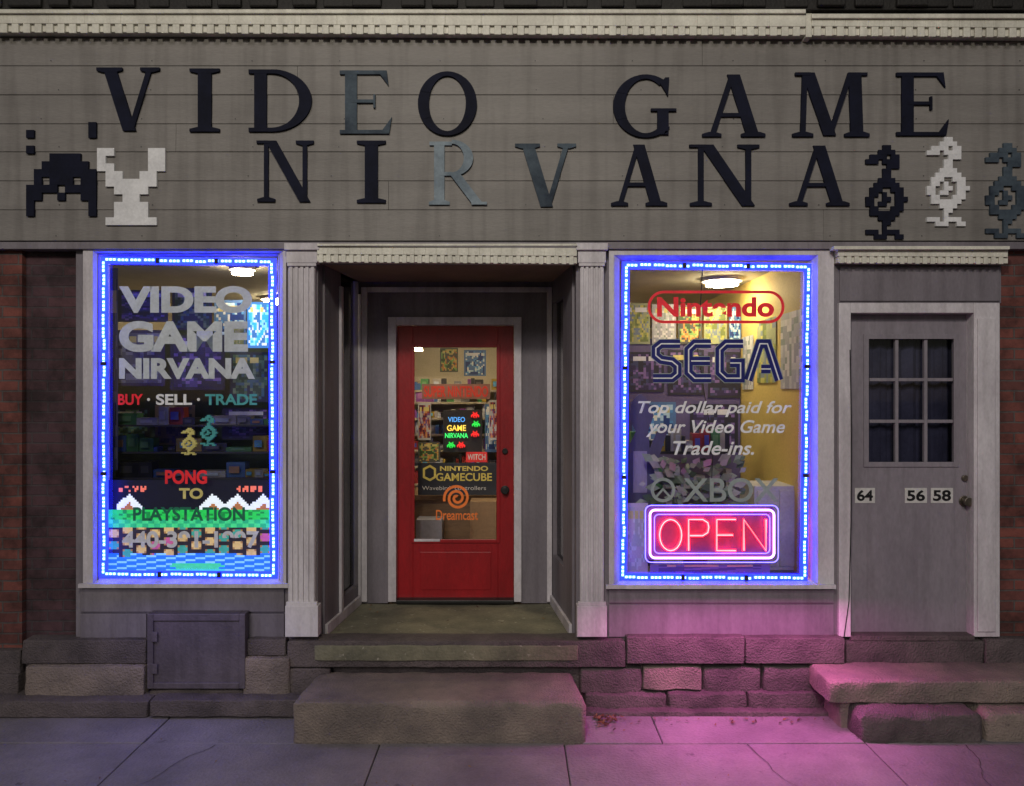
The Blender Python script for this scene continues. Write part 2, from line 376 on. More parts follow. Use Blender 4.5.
m.box(xia-.08,X(388,y),y,y+.1,zf,zc); m.box(X(521,y),xib+.08,y,y+.1,zf,zc); m.box(X(388,y),X(521,y),y,y+.1,Z(317,y),zc)
m.obj('vestibule_walls',M['grey'],B)
m=MB(); m.box(xa,xb_,.12,RD,zc,zc+.05); m.box(xa-.1,xb_+.1,.13,RD+.1,zc+.051,zc+.09); m.obj('vestibule_ceiling',M['ceil'],B)
m=MB(); wallseg(m,.52,.93,Z(589,.7),Z(279,.7),0,.004,.03); wallseg(m,.5,.95,.8,2.7,1,.004,.03); m.obj('vestibule_side_glass',M['glassd'],B)
m=MB()
m.pb(361,367,287,602,y-.025,y-.001); m.pb(547,552,287,602,y-.025,y-.001); m.pb(367.1,546.9,287,292,y-.025,y-.001)
wallseg(m,.14,.97,zf,zf+.07,0,.02,-.021); wallseg(m,.94,.985,zf+.071,zc-.1,0,.02,-.021);wallseg(m,.14,.97,zf,zf+.07,1,.02,-.021)
wallseg(m,.45,.5,zf+.071,zc-.1,0,.02,-.021)
m.pb(388,396,317,602,y-.035,y+.05); m.pb(514,521.5,317,602,y-.035,y+.05); m.pb(396.1,513.9,317,325,y-.035,y+.05)
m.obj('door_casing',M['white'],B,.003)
m=MB(); m.pb(396,514,600.5,604,y-.06,y+.1); m.obj('door_threshold',M['iron'],B,.004)
d=MB(); yd=y+.03
d.pb(396.3,413,326,600,yd,yd+.045); d.pb(498,513.7,326,600,yd,yd+.045); d.pb(413,498,326,346,yd,yd+.045); d.pb(413,498,541,600,yd,yd+.045)
d.pb(420,491,552,590,yd-.006,yd-.0005)
frame(d,(411,500,344,543),(414.5,496.5,347.5,539.5),yd-.012,yd-.0005)
d.obj('red_entry_door',M['red'],B,.003)
k=MB(); k.cyl((X(505,yd),yd-.055,Z(490,yd)),.026,.05,'y',20,r2=.018); k.cyl((X(505,yd),yd-.008,Z(490,yd)),.034,.007,'y',20); k.cyl((X(505,yd),yd-.02,Z(451,yd)),.022,.02,'y',20)
k.obj('door_knob',M['iron'],B,.003)
m=MB(); m.pb(414,440,539,541.5,yd-.018,yd-.0125); m.obj('glass_glint',M['white'],B)  # short white strip painting the glint along the glass casing
gl=MB(); gl.add([(X(413,yd),yd+.02,Z(542,yd)),(X(498,yd),yd+.02,Z(542,yd)),(X(498,yd),yd+.02,Z(345,yd)),(X(413,yd),yd+.02,Z(345,yd))],[[0,1,2,3]]); gl.obj('door_glass',M['glass'],B)
m=MB(); m.pb(839,851,303,637,-.025,.1); m.pb(974,1000,303,637,-.025,.1); m.pb(851.1,973.9,303,313,-.025,.1); m.pb(978,996,318,632,-.036,-.0255)
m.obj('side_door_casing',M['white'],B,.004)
yd2=.06; d=MB()
A,Bx,C,E=868,955,338,463
d.pb(851,A,313,636,yd2,yd2+.045); d.pb(Bx,975,313,636,yd2,yd2+.045); d.pb(A,Bx,313,C,yd2,yd2+.045); d.pb(A,Bx,E,636,yd2,yd2+.045)
frame(d,(A-4,Bx+4,C-4,E+4),(A+1,Bx-1,C+1,E-1),yd2-.01,yd2-.0005)
for i in (1,2): d.pb(A+(Bx-A)*i/3-1.6,A+(Bx-A)*i/3+1.6,C+1,E-1,yd2+.004,yd2+.03)
for i in (1,2):
    for c in range(3):
        d.pb(A+(Bx-A)*c/3+1.7,A+(Bx-A)*(c+1)/3-1.7,C+(E-C)*i/3-1.6,C+(E-C)*i/3+1.6,yd2+.006,yd2+.03)
d.obj('grey_side_door',M['doorg'],B,.002)
gl=MB(); gl.add([(X(A,yd2),yd2+.034,Z(E,yd2)),(X(Bx,yd2),yd2+.034,Z(E,yd2)),(X(Bx,yd2),yd2+.034,Z(C,yd2)),(X(A,yd2),yd2+.034,Z(C,yd2))],[[0,1,2,3]]); gl.obj('side_door_glass',M['glass'],B)
k=MB(); k.cyl((X(964,yd2),yd2-.06,Z(501,yd2)),.03,.055,'y',20,r2=.02); k.cyl((X(964,yd2),yd2-.008,Z(501,yd2)),.036,.007,'y',20); k.cyl((X(964,yd2),yd2-.018,Z(478,yd2)),.02,.017,'y',20)
k.obj('side_door_knob',pm('brass_old',(.25,.22,.18),None,9,.35,.1,metal=.9),B,.003)
m=MB(); m.pb(851,975,636,641,-.03,.12); m.obj('side_door_sill',M['stoned'],B,.004)
hall=MB(); hall.box(X(845),X(990),1.6,1.65,.3,2.9); hall.box(2.17,2.2,.13,1.6,.3,2.9); hall.box(X(992),X(995),.13,1.6,.3,2.9); hall.box(2.17,3.1,.13,1.6,2.9,2.95)
hall.obj('stair_hall_walls',pm('hall_wall',(.08,.085,.13),(.04,.04,.07),2,.8,0),B)
m=MB()
n_=26
pts=[]
for i in range(n_*2+1):
    u=i/(n_*2); px=849+(972-849)*u; pts.append((X(px,.2),.15+.010*math.sin(u*50)+.005*math.sin(u*113)))
for (p,q) in zip(pts[:-1],pts[1:]): m.add([(p[0],p[1],Z(485,.2)),(q[0],q[1],Z(485,.2)),(q[0],q[1],Z(322,.2)),(p[0],p[1],Z(322,.2))],[[0,1,2,3]])
m.obj('side_door_dark_sheet',pm('dark_sheet',(.06,.06,.12),(.03,.03,.07),5,.9,.1),B,smooth=True)  # dark pleated sheet added behind the panes to keep them evenly dark
hn=empty('house_number_plates')
wm=flat('plate_white',(.75,.74,.72)); km=flat('plate_black',(.01,.01,.012))
m=MB()
for a,b in ((855,875),(905,927),(931,953)): m.pb(a,b,488,503,yd2-.004,yd2-.001)
m.obj('plates',wm,hn)
for s,a,b in (('64',857,873),('56',907,925),('58',933,951)): textobj('digits',s,a,b,490,501,yd2-.006,km,hn,bold=.03)
tube('door_cable',[[(X(848),-.03,Z(350)),(X(849.5),-.03,Z(430)),(X(849),-.03,Z(520)),(X(847),-.03,Z(600)),(X(842),-.03,Z(636))]],.003,M['iron'],B)
h=empty('cellar_hatch')
m=MB(); m.pb(152,240,620,684,-.09,-.02); frame(m,(147,245,614,689),(153,239,621,683),-.105,-.0205); m.obj('panel',M['hatch'],h,.004)
m=MB(); m.pb(151,157,632,642,-.110,-.1055); m.pb(151,157,664,674,-.110,-.1055); m.obj('hinges',M['hatch'],h,.002)
# ---- interior shell
m=MB(); m.box(-3.7,2.1,.95,6.2,.37,.419); m.obj('shop_floor',M['wood'],B)
m=MB(); m.box(-3.7,2.1,RD+.1,6.2,2.96,3.0); m.box(-3.7,xa-.12,.12,RD+.1,2.96,3.0); m.box(xb_+.12,2.1,.12,RD+.1,2.96,3.0); m.obj('shop_ceiling',M['intceil'],B)
m=MB(); m.box(2.0,2.1,.12,6.2,.42,2.96); m.obj('shop_side_wall',M['yellow'],B)
m=MB(); m.box(-3.7,2.0,6.1,6.2,.42,2.96); m.box(-3.7,-3.6,.35,6.1,.42,2.96); m.box(-3.6,X(78),.36,.4,.42,2.96); m.obj('shop_rear_wall',M['cwall'],B)
m=MB(); m.box(X(78),xa-.1,.13,.85,.65,.76); m.box(xb_+.1,2.0,.13,.85,.65,.76); m.box(X(78),xa-.1,.86,.9,.42,.76);m.box(xb_+.1,2.0,.86,.9,.42,.76); m.obj('display_platforms',pm('platform_cloth',(.3,.28,.3),None,5,.8,.1),B,.004)
# ================================================================= SIGN LETTERS
sg=empty('shop_name_sign')
T=.18; t_=.075; SH=.045
def glyph(ch):
    P=[]
    def st(xa,ya,xb,yb,w): P.append([(xa-w/2,ya),(xa+w/2,ya),(xb+w/2,yb),(xb-w/2,yb)])
    def sf(xc,top,hw=.17,inner=.09):
        if top: P.append([(xc-hw,1-SH),(xc-inner,1-SH-.03),(xc+inner,1-SH-.03),(xc+hw,1-SH),(xc+hw,1),(xc-hw,1)])
        else: P.append([(xc-hw,0),(xc+hw,0),(xc+hw,SH),(xc+inner,SH+.03),(xc-inner,SH+.03),(xc-hw,SH)])
    def arc(cx,cy,rx,ry,a0,a1,T1=T,t1=t_,n=26):
        for i in range(n):
            a=math.radians(a0+(a1-a0)*i/n); b=math.radians(a0+(a1-a0)*(i+1)/n)
            o=lambda q:(cx+rx*math.cos(q),cy+ry*math.sin(q)); ii=lambda q:(cx+(rx-T1)*math.cos(q),cy+(ry-t1)*math.sin(q))
            P.append([o(a),o(b),ii(b),ii(a)])
    def bx(a,b,c,d): P.append([(a,c),(b,c),(b,d),(a,d)])
    if ch=='V': st(.19,1,.50,0,T*1.1); st(.82,1,.52,0,t_*1.1); sf(.19,1,.2,.1); sf(.82,1,.15,.05)
    if ch=='I': st(.2,0,.2,1,T); sf(.2,0,.2); sf(.2,1,.2)
    if ch=='D': st(.2,0,.2,1,T); bx(.03,.36,0,SH*1.4); bx(.03,.36,1-SH*1.4,1); arc(.36,.5,.58,.5,-90,90,T,SH*1.4)
    if ch=='E':
        st(.2,0,.2,1,T); bx(.03,.78,0,SH*1.3); bx(.03,.74,1-SH*1.3,1); bx(.2,.56,.49,.54)
        P.append([(.82,.26),(.78,.0),(.66,.03)]); P.append([(.77,.76),(.62,.97),(.74,1.0)]); bx(.54,.57,.41,.62)
    if ch=='O': arc(.48,.5,.48,.5,0,360,T,t_*.9,48)
    if ch=='G':
        arc(.5,.5,.5,.5,50,318,T,t_*.9,36); bx(.68,.85,.05,.42); bx(.58,.97,.42,.46); P.append([(.84,.66),(.86,.95),(.80,.95),(.72,.86)]); P.append([(.69,.10),(.85,.10),(.85,.2),(.78,.05)])
    if ch=='A': st(.17,0,.49,1,t_*1.1); st(.82,0,.51,1,T*1.1); bx(.28,.7,.32,.38); sf(.17,0,.15,.05); sf(.82,0,.19,.1)
    if ch=='M':
        st(.17,0,.2,1,t_); st(.25,1,.56,.02,T); st(.86,1,.56,.02,t_); st(.95,0,.92,1,T); sf(.17,0,.15,.05); sf(.95,0,.18,.1)
        bx(.06,.28,1-SH,1); bx(.83,1.1,1-SH,1)
    if ch=='N':
        st(.19,0,.19,1,t_); st(.27,1,.84,0,T); st(.84,0,.84,1,t_); sf(.19,0,.15,.05); sf(.84,1,.15,.05); bx(.03,.26,1-SH,1)
    if ch=='R':
        st(.2,0,.2,1,T); sf(.2,0,.18); bx(.03,.42,1-SH*1.3,1); bx(.2,.42,.46,.46+SH*1.3); arc(.42,.74,.37,.285,-90,90,T*.9,SH*1.3); st(.88,0,.48,.48,T*1.05); bx(.76,1.03,0,SH)
    return P
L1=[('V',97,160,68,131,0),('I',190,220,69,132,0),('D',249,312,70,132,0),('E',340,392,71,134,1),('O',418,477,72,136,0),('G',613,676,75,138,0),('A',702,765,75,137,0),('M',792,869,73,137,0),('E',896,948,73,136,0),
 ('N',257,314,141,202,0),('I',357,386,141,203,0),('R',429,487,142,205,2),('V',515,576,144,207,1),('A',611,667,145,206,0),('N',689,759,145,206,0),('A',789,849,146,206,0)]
ys=-.068
for ch,a,b,c,dd,mi in L1:
    P=glyph(ch); mb=MB()
    xs=[p[0] for q in P for p in q]; lo,hi=min(xs),max(xs)
    for i,q in enumerate(P):
        pts=[(X(a,ys)+(x-lo)/(hi-lo)*(X(b,ys)-X(a,ys)),Z(dd,ys)+yy*(Z(c,ys)-Z(dd,ys))) for x,yy in q]
        mb.xz(pts,ys-.009-(i%7)*.0004-(i*.0001),ys+.010)
    mb.obj('letter_'+ch.lower(),[M['letter'],M['letterb'],M['letterg']][mi],sg)
def sprite(name,rows,a,b,c,dd,mat,y=ys):
    e=MB(); nr=len(rows); nc=len(rows[0])
    for r,row in enumerate(rows):
        cidx=0
        while cidx<nc:
            if row[cidx]!='.':
                k=cidx
                while k<nc and row[k]!='.': k+=1
                e.pb(a+(b-a)*cidx/nc,a+(b-a)*k/nc,c+(dd-c)*r/nr,c+(dd-c)*(r+1)/nr,y-.009-.0006*(r%2),y+.010); cidx=k
            else: cidx+=1
    return e.obj(name,mat)
sprite('pixel_creature_cutout',["........X","X.......X",".........","X........","...XXXX..","..XXXXXX.",".XXXXXXXX",".X.XXX.XX","XXXX.XXXX","XX..X..XX","X.......X","X.......X"],26,96,122,216,M['letter'])
sprite('pixel_creature_cutout',["XX....XX","X.....XX","XX....XX",".XX..XX.",".XXXXXX.","..XXXX..","...XX...","..XXXX..","..XXXX..",".XXXXXX."],97,165,148,225,M['spritew'])
bird=["....XX....","...XXXX...",".XXXX.XX..","XXX.XXXX..",".....XXX..","....XX....","....XX....","...XXXX...","..XXXXXX..",".XXX..XXX.",".XX.X..XX.","XX..XX.XXX","XX.XX..XX.",".XX...XXX.",".XXXXXXX..","...XXXX...","....XX....","....X.....","XXX.XXXX..","..XXX..XX."]
sprite('pixel_bird_cutout',bird,866,908,145,239,M['letter'])
sprite('pixel_bird_cutout',bird,927,970,137,226,M['spritew'])
sprite('pixel_bird_cutout',bird,986,1030,143,238,M['letterb'])
# ================================================================= LED STRIPS
def led(name,corners,y=.012):
    e=empty(name); bar=MB(); dot=MB(); clip=MB(); ch=MB()
    for i in range(4):
        p=Vector((X(corners[i][0],y),Z(corners[i][1],y))); q=Vector((X(corners[(i+1)%4][0],y),Z(corners[(i+1)%4][1],y)))
        d_=(q-p); Lg=d_.length; d_.normalize(); n_=Vector((-d_.y,d_.x)); k=int(Lg/.083); st=Lg/k
        W=.023; e0=-W if i%2==0 else W+.0005; a_=p+d_*e0; b_=q-d_*e0
        ch.xz([tuple(v) for v in (a_-n_*W,b_-n_*W,b_+n_*W,a_+n_*W)],y+.001,y+.012)
        for j in range(k):
            wob=n_*(random.uniform(-1,1)*.004); c=p+d_*(st*(j+.5)+random.uniform(-.004,.004))+wob; hl=.036; hw=.0085
            P4=[tuple(v) for v in (c-d_*hl-n_*hw,c+d_*hl-n_*hw,c+d_*hl+n_*hw,c-d_*hl+n_*hw)]
            bar.add([(u,y-.004,v) for u,v in P4],[[0,1,2,3]])
            for s in (-1,0,1):
                cc=c+d_*s*.024; r=.0058
                P5=[tuple(v) for v in (cc-d_*r-n_*r,cc+d_*r-n_*r,cc+d_*r+n_*r,cc-d_*r+n_*r)]
                dot.add([(u,y-.0065,v) for u,v in P5],[[0,1,2,3]])
        for j in (.33,.68):
            c=p+d_*Lg*j; pts=[c-d_*.012-n_*.018,c+d_*.012-n_*.018,c+d_*.012+n_*.018,c-d_*.012+n_*.018]
            clip.xz([tuple(v) for v in pts],y-.012,y+.008)
    ch.obj('halo_band',M['ledhalo'],e); bar.obj('strip',M['ledbar'],e); dot.obj('diodes',M['leddot'],e); clip.obj('clips',M['intdark'],e)
led('led_light_strip',[(104,574),(273.5,575),(272,262),(104,260)])
led('led_light_strip',[(623,577),(804,578),(808,267),(626,265)])
# ================================================================= WINDOW LETTERING
wl=empty('window_lettering')
pale=flat('vinyl_pale',(.58,.62,.64),.10); vr=flat('vinyl_red',(.75,.02,.03),.35); vg=flat('vinyl_green',(.02,.22,.12),.05); vw=flat('vinyl_white',(.8,.8,.8),.14)  # lettering brightened by emission in the vinyl, though it is no lamp
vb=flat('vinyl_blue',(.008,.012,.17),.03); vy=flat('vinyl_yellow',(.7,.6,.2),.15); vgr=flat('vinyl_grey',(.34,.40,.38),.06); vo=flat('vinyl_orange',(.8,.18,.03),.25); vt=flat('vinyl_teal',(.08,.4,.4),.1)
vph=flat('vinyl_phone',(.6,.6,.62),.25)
yg=.038
TX=[('VIDEO',119,252,286,313,pale,.05,0),('GAME',119,248,321,352,pale,.05,0),('NIRVANA',119,255,358,379,pale,.05,0),
('BUY',118,143,394,405,vr,.03,0),('SELL',156,192,394,405,vw,.03,0),('TRADE',205,257,394,405,vt,.03,0),('.',147,150,398,401,vw,.03,0),('.',197,200,398,401,vw,.03,0),
('PONG',165,207,470,484,vr,.04,0),('TO',179,203,488,499,vy,.04,0),('PLAYSTATION',133,245,507,521,vg,.03,0),('440-391-1997',122,259,531,548,vph,.03,0),
('Top dollar paid for',638,792,401,417,vw,.016,.3),('your Video Game',646,785,420,437,vw,.016,.3),('Trade-ins.',673,754,441,455,vw,.016,.3),('XBOX',683,779,478,502,vgr,.01,0),
('Nintendo',657,774,297,317,vr,.035,0)]
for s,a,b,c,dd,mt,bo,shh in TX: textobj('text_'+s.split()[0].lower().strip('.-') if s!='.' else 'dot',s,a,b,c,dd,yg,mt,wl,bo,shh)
mb=MB()
def rr(a,b,c,dd,r,y,n=8):
    x0,x1,z0,z1=X(a,y),X(b,y),Z(dd,y),Z(c,y); pts=[]
    for cx,cz,s in ((x1-r,z1-r,0),(x0+r,z1-r,90),(x0+r,z0+r,180),(x1-r,z0+r,270)):
        for i in range(n+1):
            q=math.radians(s+90*i/n); pts.append((cx+r*math.cos(q),cz+r*math.sin(q)))
    return pts
ribbon(mb,rr(649,783,292,322,.095,yg),.018,yg-.001,yg,True); mb.obj('oval_border',vr,wl)
SE={'S':[(1,.93),(.3,.93),(.1,.82),(.1,.64),(.3,.53),(.7,.49),(.9,.38),(.9,.18),(.7,.07),(0,.07)],
 'E':[(1,.93),(.35,.93),(.1,.78),(.1,.22),(.35,.07),(1,.07)],'e':[(.2,.5),(.95,.5)],
 'G':[(1,.93),(.35,.93),(.1,.78),(.1,.22),(.35,.07),(.9,.07),(.9,.45),(.5,.45)],
 'A':[(.0,.02),(.38,.93),(.62,.93),(1.0,.02)],'a':[(.42,.3),(.72,.3)]}
b1=MB(); b2=MB(); b3=MB()
for k,(s,a,b) in enumerate((('S',653,680),('E',686,711),('e',686,711),('G',717,743),('A',748,779),('a',748,779))):
    pts=[(X(a,yg)+u*(X(b,yg)-X(a,yg)),Z(381,yg)+v*(Z(341,yg)-Z(381,yg))) for u,v in SE[s]]
    z=.0007*(s.islower())
    ribbon(b1,pts,.064,yg-.001-z,yg-z); ribbon(b2,pts,.054,yg-.003-z,yg-.002-z); ribbon(b3,pts,.008,yg-.005-z,yg-.0042-z)
b1.obj('block_outline',vgr,wl); b2.obj('block_letters',vb,wl); b3.obj('block_inline',vw,wl)
for args in ((bird,181,197,428,455,vy),(bird,200,217,415,446,vt)):
    sprite('window_bird_decal',*args[:5],args[5],.055)
mb=MB(); ribbon(mb,[(X(663,yg)+.07*math.cos(i*math.pi/12),Z(490,yg)+.07*math.sin(i*math.pi/12)) for i in range(24)],.02,yg-.001,yg,True)
ribbon(mb,[(X(656,yg),Z(497,yg)),(X(663,yg),Z(489,yg)),(X(670,yg),Z(497,yg))],.014,yg-.003,yg-.002); mb.obj('disc_logo',vgr,wl)
ydg=yd+.012
mb=MB(); sp=[]
for i in range(70):
    q=i/69; a=q*2*math.pi*2.35; r=.012+.088*q; sp.append((X(457,ydg)+r*math.cos(a+1.2),Z(498,ydg)+r*math.sin(a+1.2)))
ribbon(mb,sp,.02,ydg-.001,ydg); mb.obj('swirl_logo',vo,wl)
textobj('text_swirl','Dreamcast',436,478,510,520,ydg,vo,wl,.01)
# ================================================================= NEON OPEN SIGN
ns=empty('neon_open_sign'); yn=.16
mb=MB(); mb.xz([p for p in rr(647,776,507,561,.03,yn)],yn+.03,yn+.035); mb.obj('backing_panel',pm('neon_backing',(.20,.10,.26),None,5,.35,0),ns)  # panel added behind the tubes to catch their glow
def n3(pts,y): return [(p[0],y,p[1]) for p in pts]
tube('border_tube',[n3(rr(650,774,510,558,.035,yn),yn)],.0075,M['neonp'],ns,True)
tube('border_tube_inner',[n3(rr(654.5,770,514.5,553.5,.03,yn),yn+.004)],.0035,em('neon_border_blue',(.12,.10,1),5),ns,True)
tube('border_tube_outer',[n3(rr(645.5,778.5,505.5,562.5,.04,yn),yn+.004)],.0035,em('neon_border_blue2',(.15,.12,1),5),ns,True)
def LP(u,v,a,b): return (X(a,yn)+u*(X(b,yn)-X(a,yn)),Z(550,yn)+v*(Z(519,yn)-Z(550,yn)))
paths=[]
a,b=659,681; paths.append([LP(.5+.5*math.cos(q*math.pi/10),.5+.5*math.sin(q*math.pi/10),a,b) for q in range(21)])
a,b=688,708; paths.append([LP(0,0,a,b),LP(0,1,a,b),LP(.7,1,a,b),LP(.95,.9,a,b),LP(1,.75,a,b),LP(.95,.58,a,b),LP(.7,.48,a,b),LP(.05,.48,a,b)])
a,b=716,735; paths.append([LP(1,1,a,b),LP(0,1,a,b),LP(0,0,a,b),LP(1,0,a,b)]); paths.append([LP(.02,.5,a,b),LP(.85,.5,a,b)])
a,b=743,765; paths.append([LP(0,0,a,b),LP(0,1,a,b),LP(1,0,a,b),LP(1,1,a,b)])
tube('letter_tubes',[n3(p,yn-.012) for p in paths],.0095,M['neonr'],ns)
tube('letter_tube_cores',[n3(p,yn-.0225) for p in paths],.0028,em('neon_core',(1,.35,.35),3),ns)
tube('power_cord',[[(X(712,yn),yn+.04,Z(507,yn)),(X(715,yn),yn+.05,Z(450,yn)),(X(700,yn),yn+.06,Z(350,yn)),(X(705,yn),yn+.06,Z(262,yn))]],.003,M['intdark'],ns)
def area(name,x,y,z,tilt,sx,sy,en,col,parent):
    l=bpy.data.lights.new(name,'AREA'); l.shape='RECTANGLE'; l.size=sx; l.size_y=sy; l.energy=en; l.color=col
    o=bpy.data.objects.new(name,l); COL.objects.link(o); o.location=(x,y,z); o.rotation_euler=(math.radians(-tilt),0,0); o.parent=parent
# added area lights outside the sills, no fixture there, for neon and strip spill
area('neon_spill_fill',X(735),-.36,Z(588)+.02,13,1.3,.16,19,(1,.19,.66),ns)
area('strip_spill_fill',X(187),-.36,Z(588)+.02,13,.9,.16,2.2,(.36,.3,1),bpy.data.objects['led_light_strip'])
# ================================================================= PIXEL-LANDSCAPE POSTER
def hsh(i,j): return (math.sin(i*127.1+j*311.7)*43758.5453)%1
gp=MB(); NX,NY=84,48; pa,pb_,pc,pd=107,272,480,575; yp=.1
for j in range(NY):
    for i in range(NX):
        c=(.004,.004,.012); py=pc+(pd-pc)*j/NY; px=pa+(pb_-pa)*i/NX
        for cx in (128,212,236,262):
            hgt=15-abs(px-cx)*.9
            if py>508-hgt and abs(px-cx)<13: c=(.7,.75,.8) if py<508-hgt+7+3*hsh(i,3) else (.35,.13,.05)
        if py>508: c=(.02,.5,.08) if hsh(i//2,j)>.25 else (.01,.22,.05)
        if py>518: c=(.02,.36,.16) if (i//3+j//2)%2 else (.05,.55,.2)
        if py>526:
            bi=i//7; oy=(bi%3)*2
            a_=((i%7)-3)**2/9+(((j+oy)%6)-2.5)**2/6
            c=(.5,.34,.14) if a_<.55 else ((.3,.15,.06) if a_<1.0 else (.02,.015,.02))
            if hsh(bi,(j+oy)//6)>.6: c=(.04,.26,.2) if a_<.8 else c
            if hsh(bi,(j+oy)//6+5)>.86: c=(.4,.08,.2) if a_<.6 else c
        if py>556-4*hsh(i//6,1): c=(.02,.15,.6) if (j+i//5)%3 else (.2,.5,.8)
        if py>563 and abs(px-196)<22+6*hsh(j,2): c=(.05,.5,.12)
        if 484<py<491 and (118<px<146 or 236<px<262) and hsh(i,j+9)>.35 and i%4: c=(.75,.15,.1)
        gp.add([(X(px,yp),yp,Z(py,yp)),(X(px+(pb_-pa)/NX,yp),yp,Z(py,yp)),(X(px+(pb_-pa)/NX,yp),yp,Z(py+(pd-pc)/NY,yp)),(X(px,yp),yp,Z(py+(pd-pc)/NY,yp))],[[0,1,2,3]],0,c)
gp.obj('pixel_landscape_poster',M['vce'])
# ================================================================= INTERIOR CONTENTS
def poster(a,b,c,dd,y,pal,seed,name='wall_poster',nx=14,ny=18,mat=None):
    e=MB()
    for j in range(ny):
        for i in range(nx):
            v=noise.noise(Vector((i*.33+seed*7.3,j*.28,seed)))*1.6+.5+.25*(hsh(i+seed,j)-.5)
            col=pal[int(max(0,min(.999,v))*len(pal))]
            if j in (0,ny-1) or i in (0,nx-1): col=pal[-1]
            if j in (2,3) and 1<i<nx-2 and hsh(i,seed)>.25: col=(.7,.6,.2) if seed%2 else (.75,.75,.75)
            x0,x1=X(a+(b-a)*i/nx,y),X(a+(b-a)*(i+1)/nx,y); z1,z0=Z(c+(dd-c)*j/ny,y),Z(c+(dd-c)*(j+1)/ny,y)
            e.add([(x0,y,z0),(x1,y,z0),(x1,y,z1),(x0,y,z1)],[[0,1,2,3]],0,col)
    e.obj(name,mat or M['vc'])
P1=[(.02,.05,.2),(.1,.3,.6),(.5,.7,.8),(.8,.8,.7),(.1,.2,.4)]
P2=[(.05,.1,.03),(.25,.45,.12),(.65,.5,.15),(.7,.25,.05),(.1,.1,.08)]
P3=[(.1,.02,.05),(.4,.05,.05),(.7,.3,.1),(.2,.1,.3),(.5,.5,.5)]
P4=[(.04,.03,.08),(.1,.07,.2),(.26,.16,.38),(.06,.07,.14),(.03,.03,.04)]
P5=[(.5,.5,.5),(.65,.65,.6),(.3,.35,.3),(.75,.72,.7),(.4,.4,.42)]
P6=[(.16,.2,.06),(.3,.34,.08),(.55,.5,.12),(.2,.25,.3),(.35,.38,.2)]
P7=[(.04,.09,.06),(.1,.2,.12),(.08,.18,.25),(.2,.3,.18),(.04,.05,.08)]
pt=empty('display_partition')
m=MB(); m.box(X(60,1.3),X(322,1.3),1.3,1.35,.42,Z(330,1.3)); m.obj('left_shade_board',pm('board_green',(.05,.08,.07),None,4,.8,0),pt)  # left board added to keep parts of this window dark
m=MB(); m.box(X(618,1.7),X(742,1.7),1.75,1.8,.42,Z(338,1.7)); m.obj('right_board',pm('board_purple',(.14,.11,.24),None,4,.8,0),pt)
poster(214,246,300,352,.9,P1,3)
bl=vcm('bright_poster_print',.5,1.2)  # bright poster with emission in its print colours
poster(247,270,302,348,.8,[(.05,.5,.7),(.3,.8,.9),(.8,.9,.9),(.05,.2,.5)],5,'bright_poster',mat=bl)
poster(118,168,290,322,.6,P4,4); poster(172,212,288,330,.75,P7,8); poster(226,244,322,348,.5,[(.5,.5,.1),(.7,.65,.2),(.3,.4,.1)],6)
poster(115,165,330,386,.7,[(.16,.16,.2),(.3,.3,.33),(.08,.07,.12)],9); poster(170,225,335,390,.72,P4,10); poster(230,270,352,402,.9,P7,11)
poster(112,150,408,440,1.2,P7,12); poster(155,195,405,445,1.1,[(.08,.08,.1),(.16,.14,.16),(.26,.2,.13)],13); poster(222,270,408,440,1.0,P4,14)
poster(107,118,268,470,.5,[(.06,.06,.08),(.22,.2,.2),(.1,.1,.13)],15)
def goods(m,x0,x1,yf,z,hmin,hmax,dp=.12,dark=1.0,wmax=.09):
    x=x0
    while x<x1-.02:
        w=random.uniform(.02,wmax); hh=random.uniform(hmin,hmax)
        c=random.choice([(.5,.05,.04),(.08,.2,.5),(.6,.55,.5),(.1,.35,.12),(.6,.4,.05),(.05,.05,.06),(.3,.3,.33),(.7,.7,.7),(.35,.1,.4),(.04,.04,.05)])
        c=tuple(q*dark for q in c)  # dark factor puts the dimness of the shelf into the box colours
        m.box(x,min(x+w,x1),yf+random.uniform(0,.03),yf+dp,z,z+hh,0,c)
        if w>.05: m.box(x+w*.2,x+w*.75,yf-.002,yf+.001,z+hh*.3,z+hh*.75,0,tuple(min(1,q*1.2+.1*dark) for q in c[::-1]))
        x+=w+.003+(R()<.12)*.08
sh=empty('display_shelf'); m=MB(); f=MB()
for q in (425,452,478):
    z=Z(q,.8); f.box(X(112,.8),X(272,.8),.8,1.1,z-.012,z); goods(m,X(114,.8),X(270,.8),.82,z+.001,.03,.14,dark=.3,wmax=.2)
f.obj('boards',M['intdark'],sh); m.obj('game_boxes',M['vc'],sh)
tv=empty('television'); m=MB(); m.box(X(214,.45),X(262,.45),.45,.75,.761,1.28,0,(.05,.05,.06)); m.box(X(218,.45),X(258,.45),.44,.4495,.83,1.22,0,(.13,.14,.22)); m.cyl((X(222,.45),.43,.795),.008,.02,'y',10,0,(.3,.3,.3)); m.obj('cabinet',M['vc'],tv,.01)
